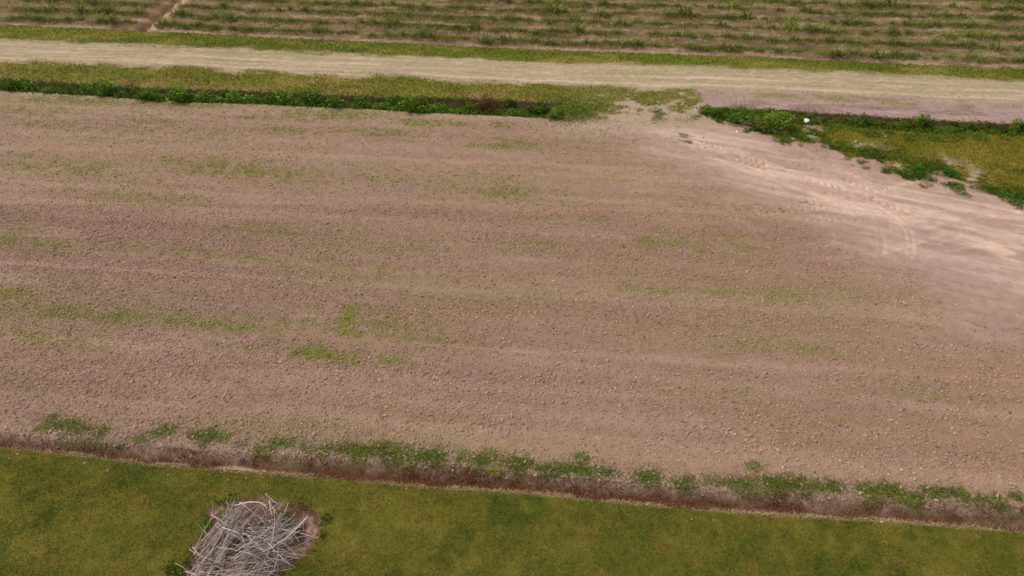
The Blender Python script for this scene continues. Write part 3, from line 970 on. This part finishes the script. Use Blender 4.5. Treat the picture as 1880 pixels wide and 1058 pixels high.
qx, qy, z, c = qx[ok], qy[ok], z[ok], c[ok]
u = RNG.random(len(qx))
stuff("crossing_crumbs", [lumps(qx, qy, z, .012 + .02 * u ** 3 + .03 * u ** 25, vary(mixc(c, lin(196, 172, 150), .7 * np.ones(len(qx))), s=.12, h=.02))], M_CLOD, "pale lumps of dirt scattered over the bare ditch crossing", "soil clods")
# ---- single plants that stand out
rp = np.random.default_rng(5)


def single(name, parts, px, py, label, cat, s=1.0):
    x, y = at(px, py)
    me = mesh_from(name, *join(parts), M_PLANT)
    return place(name, me, float(x), float(y), s, label, cat)


single("dry_weed", [ribbons(120, .75, .022, .35, RED, rp, .25, .35), leaf_cloud(160, .35, .6, .07, RED, rp)], 893, 199, "dry reddish brown weed standing tall in the left green ditch", "dead weed", 1.35)
single("dry_weed", [ribbons(60, .5, .022, .5, RED, rp, .25, .4), leaf_cloud(80, .3, .4, .06, RED, rp)], 777, 186, "smaller dry brown weed on the ditch bank left of the tall reddish one", "dead weed")
single("round_shrub", [leaf_cloud(700, .62, .62, .09, LIGHT, rp), leaf_cloud(260, .6, .3, .09, GREENS, rp)], 1428, 238, "round yellow green shrub in the ditch left of the white lump", "shrub")
single("low_shrub", [leaf_cloud(500, .6, .34, .09, cols((96, 110, 36), (112, 112, 40), (78, 96, 30)), rp)], 1398, 236, "low olive green shrub just left of the round yellow green shrub", "shrub")
single("reed_clump", [ribbons(80, .9, .03, .4, LIGHT, rp, .3, .5)], 1366, 209, "upright yellow green reed clump behind the shrubs in the right ditch", "reeds")
single("leafy_weed", [leaf_cloud(420, .6, .32, .10, GREENS, rp)], 1330, 214, "broad dark green leafy weed at the left end of the right ditch", "weed")
single("leafy_weed", [leaf_cloud(380, .55, .28, .10, GREENS, rp)], 1350, 224, "dark green leafy weed in front of the yellow green reed clump", "weed")
single("spiky_plant", [ribbons(60, .30, .035, .6, cols((76, 124, 46), (92, 136, 54)), rp, .1, .3)], 1683, 312, "bright green spiky rosette plant at the edge of the turning area", "spiky plant")
single("round_weed", [leaf_cloud(220, .34, .16, .08, cols((76, 122, 36), (92, 130, 44)), rp), ribbons(30, .25, .025, .7, cols((76, 122, 36),), rp, .2, .4)], 1741, 322, "round bright green weed right of the spiky rosette plant", "weed")
single("yellow_weed", [leaf_cloud(120, .3, .14, .07, cols((92, 140, 30), (110, 150, 40)), rp)], 1204, 207, "bright yellow green weed alone on the bare crossing", "weed")
single("yellow_flower_weed", [leaf_cloud(60, .09, .1, .04, cols((170, 150, 20), (120, 120, 30)), rp)], 908, 870, "small yellow flowering weed at the brown ditch edge", "weed")
single("broad_leaf_weed", [leaf_cloud(40, .11, .07, .06, cols((84, 100, 50), (66, 84, 40)), rp)], 598, 955, "grey green broad leaf weed right of the brush pile", "weed")

# ---- creeping weeds along the edge of the wedge and in the right ditch
CREEP = [(1300, 207), (1318, 214), (1340, 222), (1362, 231), (1385, 238), (1410, 246), (1432, 252), (1440, 259), (1455, 250), (1470, 253), (1490, 258), (1505, 262), (1450, 240), (1476, 241), (1500, 246), (1524, 254), (1540, 262),
         (1555, 274), (1575, 282), (1590, 290), (1600, 298), (1588, 277), (1605, 284), (1545, 272), (1560, 266), (1660, 320), (1690, 329), (1715, 331), (1650, 310), (1700, 320), (1735, 336), (1764, 350), (1846, 356), (1862, 362), (1868, 374), (1850, 366), (1885, 378),
         (1512, 237), (1540, 240), (1570, 242), (1600, 244), (1635, 247), (1670, 249), (1710, 252), (1760, 253), (1800, 256), (1850, 258)]
for i, (px, py) in enumerate(CREEP):
    x, y = [float(v) for v in at(px, py)]
    sec = ("along the foot of the right ditch" if i >= 37 else "on the bank beside the round shrub" if px < 1545 else "at the bare left tip of the grass wedge" if px < 1640 else "around the spiky rosette plant" if px < 1780 else "at the right edge by the turning area")
    x, y = x + RNG.normal(0, .15), y + RNG.normal(0, .12)
    place("creeping_weed", creep_me[int(RNG.integers(6))], x, y, RNG.uniform(.45, 1.2), f"low creeping green weed {sec}", "weed", f"creeping weeds {sec}", 0, RNG.uniform(.25, .55))
SMALLT = [(1376, 231), (1512, 270), (1534, 272), (1550, 283), (1556, 292), (1518, 262), (1590, 310), (1628, 318), (1706, 341), (1760, 341), (1790, 346), (1806, 352), (1800, 344), (1760, 357), (1773, 360), (1262, 262), (1255, 250)]
for px, py in SMALLT:
    x, y = [float(v) for v in at(px, py)]
    place("grass_tuft", tuft_me[int(RNG.integers(8))], x, y, RNG.uniform(.7, 1.2), "small isolated green tuft on the dusty ground of the turning area" if px > 1300 else "small isolated green tuft on the bare crossing", "grass tuft",
          "isolated tufts on the turning area" if px > 1300 else "isolated tufts on the crossing", 0, RNG.uniform(.4, .7))

# ---- tufts along the near edge of the field (pixel places)
NEAR = [(94, 766), (107, 780), (84, 783), (124, 779), (138, 783), (151, 788), (189, 792), (181, 797), (260, 808), (288, 796), (298, 792), (311, 793), (357, 800), (368, 802), (380, 800), (392, 799), (411, 804), (375, 817), (442, 814), (475, 828),
        (506, 812), (518, 816), (531, 813), (554, 820), (570, 826), (600, 822), (612, 826), (633, 821), (642, 824), (595, 837), (659, 823), (670, 828), (700, 817), (715, 823), (684, 831), (700, 832), (659, 839), (738, 823), (715, 843), (735, 841), (761, 837), (772, 842), (781, 835), (792, 838), (802, 830), (807, 846), (795, 847),
        (853, 839), (845, 846), (889, 841), (901, 836), (880, 848), (935, 849), (945, 846), (968, 848), (958, 854), (953, 862), (996, 862), (1010, 864), (1024, 862), (1037, 857), (1050, 864), (1062, 859), (1073, 868), (1090, 866), (1108, 862), (1115, 870), (1126, 868),
        (1175, 872), (1186, 876), (1198, 872), (1182, 882), (1200, 882), (1239, 885), (1252, 890), (1264, 885), (1302, 881), (1320, 885), (1338, 880), (1350, 888), (1364, 885), (1375, 884), (1384, 857), (1407, 883), (1068, 841),
        (1415, 882), (1425, 888), (1436, 885), (1448, 890), (1461, 882), (1472, 890), (1500, 892), (1514, 890), (1530, 890), (1540, 896), (1415, 897), (1482, 905), (1581, 892), (1590, 900), (1597, 897), (1609, 910), (1627, 895), (1618, 902), (1645, 897), (1655, 913), (1640, 908), (1670, 914), (1686, 913), (1704, 900), (1727, 905), (1716, 910), (1745, 902), (1760, 903), (1765, 915), (1778, 915),
        (1803, 920), (1829, 920), (1840, 924), (1860, 908), (1872, 912)]
SECN = [(240, "near its left end"), (470, "above the bare chalky bank"), (670, "above and right of the brush pile"), (830, "left of the yellow flowering weed"), (960, "around the yellow flowering weed"), (1140, "right of the yellow flower"),
        (1290, "in the gap right of centre"), (1470, "in the dense run right of centre"), (1560, "left of the pale stone gap"), (1740, "in the dense run before the two white rocks' right"), (1900, "at the right end")]
SECN[9] = (1740, "around the two pale rocks")
for px, py in NEAR:
    x, y = [float(v) for v in at(px, py)]
    sec = next(t for lim, t in SECN if px < lim)
    sc = RNG.uniform(.75, 1.25)
    size = "big" if sc > 1.0 else "little"
    place("grass_tuft", tuft_me[int(RNG.integers(8))], x, y, sc * .95, f"{size} green weed tuft on the near field edge, {sec}", "grass tuft", f"{size} weed tufts of the near field edge {sec}", 0, sc * RNG.uniform(.25, .5))
# small stuff between the tufts
pts = np.array([at(px, py) for px, py in NEAR])
q = np.repeat(pts, 90, 0) + RNG.normal(0, 1, (len(pts) * 90, 2)) * [.2, .11]
z = ground_z(q[:, 0], q[:, 1])
c = TUFT[RNG.integers(0, 4, len(q))]
c = mixc(c, lin(128, 112, 62), RNG.random(len(q)) * .8)
stuff("field_edge_weeds", [blades(q[:, 0], q[:, 1], z, RNG.uniform(.03, .09, len(q)), RNG.uniform(.008, .018, len(q)), vary(c), .9)], M_GRASS, "thin green weeds scattered along the near edge of the tilled field", "weeds")
# crumbs of pale dirt between the tufts
x = RNG.uniform(-11.5, 11.5, 13000)
y = C6(x) + (C5(x) - C6(x)) * RNG.uniform(.15, 1.15, len(x))
ok = in_view(x, y, .5) & (RNG.random(len(x)) < .1 + .9 * sst(.46, .62, fbm(x * 1.1, y * 1.6, 88, 3)))
x, y = x[ok], y[ok]
z, c, _, _ = land(x, y)
u = RNG.random(len(x))
stuff("pale_crumbs", [lumps(x, y, z, .008 + .016 * u ** 3 + .02 * u ** 20, vary(mixc(c, lin(178, 150, 130), .6 * np.ones(len(x))), s=.12, h=.02), RNG, OCT_V, OCT_F)], M_CLOD, "pale crumbs of dirt between the weeds along the near field edge", "soil clods")
# weeds along the margin of the brush pile
x, y = rand_pts(12000, PILE[:, 0].min() - .5, PILE[:, 0].max() + .5, 4, PILE[:, 1].max() + .5)
d, _, _ = dist_poly(PILE, x, y, True)
ok = (d < .16) & ((x < PILE_C[0] + .1) | (RNG.random(len(x)) < .12)) & (RNG.random(len(x)) < sst(.45, .6, fbm(x * 1.6, y * 1.6, 98, 3)))
x, y = x[ok], y[ok]
z = ground_z(x, y)
stuff("pile_margin_weeds", [blades(x, y, z, RNG.uniform(.06, .15, len(x)), RNG.uniform(.014, .03, len(x)), vary(GREENS[RNG.integers(0, 4, len(x))]), .9)], M_GRASS, "dark green weeds growing round the margin of the brush pile", "weeds")
for px, py, lab in [(312, 1045, "dark green leafy weed at the lower left margin of the brush pile"), (378, 965, "green leafy weed at the upper left margin of the brush pile"), (592, 985, "dark green low weed right of the bare patch under the brush pile"),
                    (412, 948, "green weed in the notch at the top left of the brush pile"), (522, 955, "green weed growing among the branches at the upper right of the pile")]:
    x, y = [float(v) for v in at(px, py)]
    place("leafy_weed", creep_me[int(RNG.integers(6))], x, y, .42 if px < 530 else .25, lab, "weed", None, 0, .5)


# ------------------------------------------------------------------ stones, rocks and big clods
def rock_mesh(name, c, seed, flat=.75):
    import bmesh
    rg = np.random.default_rng(seed)
    bm = bmesh.new()
    bmesh.ops.create_icosphere(bm, subdivisions=3, radius=1.0)
    V = np.array([v.co[:] for v in bm.verts])
    Fc = np.array([[v.index for v in f.verts] for f in bm.faces])
    bm.free()
    d = 1 + (fbm(V[:, 0] * 1.3 + 9 * seed, V[:, 1] * 1.3 + V[:, 2] * 1.7, seed, 4) - .5) * 1.0
    for _ in range(5):                                   # a few broken faces
        nrm = rg.normal(0, 1, 3)
        nrm /= np.linalg.norm(nrm)
        p = (V * d[:, None]) @ nrm
        cut = rg.uniform(.55, .8)
        d = np.where(p > cut, d * cut / np.maximum(p, 1e-3), d)
    V = V * d[:, None] * [1, rg.uniform(.7, 1.0), flat]
    cc = np.tile(lin(*c), (len(V), 1)) * (.85 + .3 * fbm(V[:, 0] * 3, V[:, 1] * 3 + V[:, 2] * 2, seed + 3, 3))[:, None]
    return mesh_from(name, V, Fc, cc, M_STONE)


stone_me = [rock_mesh("pale_stone", (186, 162, 142), k + 1) for k in range(5)]
white_me = [rock_mesh("white_rock", (238, 232, 226), k + 11) for k in range(3)]
clod_me = [rock_mesh("soil_clod", (170, 136, 114), k + 21, .6) for k in range(4)]


def stone(kind, px, py, rpx, label, cat, group=None):
    x, y = [float(v) for v in at(px, py)]
    dist = math.sqrt(x * x + y * y + H * H)
    r = rpx * dist / F * (.8 if kind != 'pale_stone' else .68)
    me = {"pale_stone": stone_me, "white_rock": white_me, "soil_clod": clod_me}[kind][int(RNG.integers(3))]
    z = float(ground_z(x, y)[0]) + r * .3 + (.17 if rpx > 5 and kind == 'white_rock' else 0)
    link(kind, me, (x, y, z), RNG.random() * 6.28, (r, r, r), label, cat, group)


stone("white_rock", 1479, 227, 5.8, "large bright white lump lying on the green right ditch bank", "rock")
stone("white_rock", 507, 49, 3.6, "white lump between cane clumps in the front left rows", "rock")
stone("white_rock", 1191, 227, 2.2, "small white stone on the bare crossing below the yellow green weed", "stone")
stone("white_rock", 1257, 213, 2.4, "small white stone at the upper edge of the dusty ground, right of the crossing", "stone")
stone("white_rock", 1277, 202, 2.2, "small white stone touching the left tip of the right ditch weeds", "stone")
stone("white_rock", 1353, 242, 2.6, "whitish stone on the dust just below the right ditch weeds", "stone")
stone("white_rock", 1393, 297, 2.6, "whitish stone beside the treaded wheel track", "stone")
stone("pale_stone", 1704, 927, 5.0, "left one of two pale rocks in the brown near ditch", "rock")
stone("pale_stone", 1720, 919, 5.2, "right one of two pale rocks in the brown near ditch", "rock")
stone("white_rock", 810, 318, 1.8, "single tiny white stone on the upper middle of the tilled field", "stone")
stone("white_rock", 1088, 434, 2.0, "tiny pale fragment on the middle of the tilled field", "stone")
for px, py, r in [(1281, 240, 1.5), (1265, 264, 1.6), (1253, 262, 1.5), (1421, 263, 1.6), (1381, 265, 1.5), (1318, 322, 1.6), (1448, 258, 1.5)]:
    stone("pale_stone", px, py, r, "tiny pale stone scattered on the dust of the turning area", "stone", "tiny stones on the turning area")
for px, py, r in [(1571, 262, 4), (1580, 267, 4), (1626, 252, 3.5)]:
    stone("pale_stone", px, py, r, "pale stone in the grass at the left tip of the wedge", "stone", "pale stones in the wedge grass")
for px, py, r in [(10, 785, 6), (92, 793, 5.5), (112, 793, 4), (179, 798, 3.4), (230, 804, 3)]:
    stone("pale_stone", px, py, r, "pale stone on the near field edge at its left end", "stone", "pale stones at the left end of the near field edge")
for px, py, r in [(391, 816, 3.6), (362, 833, 3), (462, 834, 3), (502, 831, 4.4), (548, 832, 3.4), (490, 826, 3.4)]:
    stone("pale_stone", px, py, r, "pale stone on the weedy field edge above the brush pile", "stone", "pale stones above the brush pile")
stone("pale_stone", 280, 813, 4.4, "big pale stone sitting on the bank above the red brown ditch", "stone")
stone("pale_stone", 350, 834, 4.0, "rounded pale stone at the upper rim of the red brown ditch", "stone")
for px, py, r in [(601, 835, 3.6), (631, 823, 3), (748, 828, 3.6), (709, 846, 3.4), (798, 850, 3.6), (859, 842, 4), (832, 862, 4), (853, 857, 4), (848, 850, 3.2), (862, 853, 3)]:
    stone("pale_stone", px, py, r, "pale stone among green tufts left of the yellow flowering weed", "stone", "pale stones among the middle tufts")
for px, py, r in [(983, 872, 5), (972, 881, 3.6), (1228, 891, 4.4), (1085, 839, 4), (1236, 890, 3)]:
    stone("pale_stone", px, py, r, "pale stone on the weedy field edge right of the yellow flower", "stone", "pale stones right of the yellow flower")
for px, py, r in [(1580, 906, 5.4), (1552, 902, 3.4), (1560, 908, 3), (1434, 913, 4), (1789, 891, 2.4), (1870, 930, 4)]:
    stone("pale_stone", px, py, r, "pale stone on the right part of the near field edge", "stone", "pale stones at the right of the near field edge")
stone("pale_stone", 1619, 959, 4.6, "flat pale stone in the lawn just below the ditch, at right", "stone")
for px, py, r in [(33, 833, 3), (156, 852, 3), (199, 865, 3.4), (310, 873, 2.8), (420, 883, 2.8), (453, 880, 3.2), (175, 891, 1.8), (17, 842, 2.4), (157, 938, 1.6), (82, 910, 1.6)]:
    stone("pale_stone", px, py, r, "tiny whitish fragment in the lawn left of and above the brush pile", "stone", "whitish fragments in the left lawn")
for px, py, r in [(747, 899, 3), (1270, 953, 2), (1311, 955, 2), (735, 893, 3)]:
    stone("pale_stone", px, py, r, "tiny whitish fragment in the lawn right of the brush pile", "stone", "whitish fragments in the middle lawn")
stone("soil_clod", 1117, 464, 5.5, "largest brown clod lying in the middle of the tilled field", "soil clod")
for px, py, r in [(933, 608, 3.4), (1018, 690, 4), (1026, 499, 3), (1102, 500, 3), (275, 661, 4), (213, 674, 3), (454, 647, 3.6), (125, 744, 4), (507, 648, 3.6), (598, 694, 3.4), (1560, 478, 3.4), (1280, 470, 3), (355, 478, 3), (330, 690, 3),
                  (1670, 858, 3.6), (1490, 836, 3.4), (1575, 864, 3), (1615, 846, 3), (1800, 850, 3), (1140, 812, 3.4), (975, 812, 3), (700, 700, 3.2), (760, 722, 3)]:
    stone("soil_clod", px, py, r * .9, "fist sized brown clod standing out among the smaller clods of the field", "soil clod", "large clods on the tilled field")

# ------------------------------------------------------------------ brush pile: every branch is a thing
rb = np.random.default_rng(77)
BC = [lin(200, 184, 176), lin(180, 162, 152), lin(214, 202, 194), lin(132, 110, 94), lin(204, 188, 182)]


def tube(P, R, sides=6):
    P = np.array(P, float)
    n = len(P)
    T = np.gradient(P, axis=0)
    T /= np.linalg.norm(T, axis=1)[:, None] + 1e-9
    A = np.cross(T, [.13, .21, .97])
    A /= np.linalg.norm(A, axis=1)[:, None] + 1e-9
    B = np.cross(T, A)
    V = []
    for k in range(n):
        for s in range(sides):
            a = 2 * math.pi * s / sides
            V.append(P[k] + R[k] * (math.cos(a) * A[k] + math.sin(a) * B[k]))
    Fq = []
    for k in range(n - 1):
        for s in range(sides):
            a, b = k * sides + s, k * sides + (s + 1) % sides
            Fq += [(a, b, b + sides), (a, b + sides, a + sides)]
    V += [P[0], P[-1]]
    for s in range(sides):
        Fq.append((n * sides, (s + 1) % sides, s))
        b = (n - 1) * sides
        Fq.append((n * sides + 1, b + s, b + (s + 1) % sides))
    return np.array(V), np.array(Fq)


def branch(a, b, r, label, group=None, bow=.08, forks=1, name="branch"):
    a, b = np.array(a, float), np.array(b, float)
    L = np.linalg.norm(b - a)
    n = 9
    t = np.linspace(0, 1, n)
    bend = rb.normal(0, bow, 3) * L * [1, 1, .5]
    wig = np.cumsum(rb.normal(0, .008, (n, 3)), 0) * L
    P = a + (b - a) * t[:, None] + np.sin(math.pi * t)[:, None] * bend + wig * [1, 1, .5]
    P[:, 2] = np.maximum(P[:, 2], .0 + r)
    R = r * (1 - .62 * t)
    c = BC[int(rb.integers(5))] * rb.uniform(.85, 1.1)
    parts = []
    V, Fq = tube(P, R)
    parts.append((V, Fq, np.tile(c, (len(V), 1))))
    for _ in range(forks):
        k = int(rb.integers(3, n - 2))
        d = (b - a) / L + rb.normal(0, .5, 3) * [1, 1, .6]
        d /= np.linalg.norm(d)
        l = L * rb.uniform(.10, .36)
        tt = np.linspace(0, 1, 5)[:, None]
        Q = P[k] + d * l * tt + rb.normal(0, .03, 3) * l * np.sin(math.pi * tt)
        Q[:, 2] = np.maximum(Q[:, 2], .01)
        V, Fq = tube(Q, R[k] * .75 * (1 - .65 * tt[:, 0]), 5)
        parts.append((V, Fq, np.tile(c, (len(V), 1))))
    V, Fq, C = join(parts)
    org = P[0].copy()
    me = mesh_from(name, V - org, Fq, C, M_WOOD, True)
    link(name, me, tuple(org), 0, (1, 1, 1), label, "branch", group)


def bpt(px, py, z):
    x, y = at(px, py, z)
    return (float(x), float(y), z)


zg = -.05
# the ones that stand out
branch(bpt(489, 972, .25), bpt(494, 911, .62), .015, "upright forked branch sticking up at the top of the brush pile", bow=.02, forks=2)
branch(bpt(510, 926, .55), bpt(486, 907, .66), .011, "short bare branch crossing the upright fork's tip at the pile's top", bow=.02, forks=1)
branch(bpt(488, 940, .42), bpt(512, 922, .6), .012, "short branch forking to the right of the upright branch", bow=.03, forks=1)
branch(bpt(370, 1036, .30), bpt(500, 1009, .42), .022, "thickest pale branch lying across the lower middle of the pile", bow=.03, forks=0)
branch(bpt(565, 950, .32), bpt(470, 1022, .30), .017, "long pale branch running from the right tip of the pile", bow=.05, forks=1)
branch(bpt(500, 1012, .42), bpt(523, 1013, .38), .017, "short stub branch pointing right from the lower middle of the pile", bow=.05, forks=1)
branch(bpt(416, 920, .25), bpt(446, 1002, .38), .014, "curved branch arching down from the top left of the pile", bow=.08, forks=1)
branch(bpt(388, 946, .2), bpt(452, 1008, .4), .014, "arched branch starting at the left shoulder of the pile", bow=.12, forks=0)
branch(bpt(350, 1050, .15), bpt(402, 1000, .25), .015, "branch reaching to the lower left tip of the pile", bow=.03, forks=1)
branch(bpt(430, 928, .3), bpt(492, 934, .42), .012, "horizontal arched branch along the top of the pile", bow=.10, forks=1)
branch(bpt(528, 1033, .12), bpt(476, 1020, .35), .011, "thin branch drooping right at the lower right of the pile", bow=.06, forks=0)
branch(bpt(515, 1042, .06), bpt(480, 1028, .28), .014, "dark stub branch below the drooping thin one at lower right", bow=.06, forks=0)


def rnd(lo, hi):
    return rb.uniform(lo, hi)


def radius():
    return .004 + .0045 * rb.random() ** 1.5 + .006 * rb.random() ** 6


def layer():
    return .03 + .34 * rb.random()


for _ in range(48):
    u = rb.random()
    z1 = layer()
    branch(bpt(rnd(345, 410), rnd(1000, 1062), z1 * .6), bpt(rnd(418, 486), rnd(916, 950), z1), radius(), "thin pale branch fanned up the left side of the brush pile", "branches fanned up the left of the pile", .05, int(rb.integers(1, 5)))
for _ in range(58):
    cx, cy = rnd(430, 530), rnd(952, 1022)
    a = rb.random() * math.pi
    l = rnd(28, 66)
    z1, z2 = layer(), layer()
    branch(bpt(cx - l * math.cos(a), cy - l * .75 * math.sin(a), z1), bpt(cx + l * math.cos(a), cy + l * .75 * math.sin(a), z2), radius(), "thin pale branch tangled in the middle of the brush pile", "branches tangled in the middle of the pile", .06, int(rb.integers(1, 5)))
for _ in range(24):
    z1 = layer()
    branch(bpt(rnd(400, 480), rnd(975, 1040), z1), bpt(rnd(525, 562), rnd(948, 975), z1 * .7), radius(), "thin pale branch converging on the right tip of the brush pile", "branches converging on the pile's right tip", .05, int(rb.integers(1, 4)))
for _ in range(54):
    cx, cy = rnd(385, 490), rnd(1022, 1095)
    a = rb.normal(.55, .5)
    l = rnd(35, 80)
    z1, z2 = layer() * .8, layer() * .8
    branch(bpt(cx - l * math.cos(a), cy + l * .75 * math.sin(a), z1), bpt(cx + l * math.cos(a), cy - l * .75 * math.sin(a), z2), radius(), "thin pale branch in the lower foreground part of the brush pile", "branches in the lower part of the pile", .06, int(rb.integers(1, 5)))
# twigs and dry grass under and among them
n = 2000
px, py = rb.uniform(345, 575, n), rb.uniform(915, 1110, n)
x, y = at(px, py)
ok = inside(PILE, x, y)
x, y = x[ok], y[ok]
z = ground_z(x, y)
c = mixc(np.tile(lin(134, 104, 86), (len(x), 1)), lin(84, 58, 42), rb.random(len(x)))
c = mixc(c, lin(78, 86, 34), (fbm(x * 2.2, y * 2.2, 99, 3) > .58) * .8)
stuff("twig_litter", [blades(x, y, z, rb.uniform(.03, .10, len(x)), rb.uniform(.006, .012, len(x)), vary(c), 3.0)], M_DRY, "fine dry twigs and dead grass on the bare soil beneath the brush pile", "twigs")
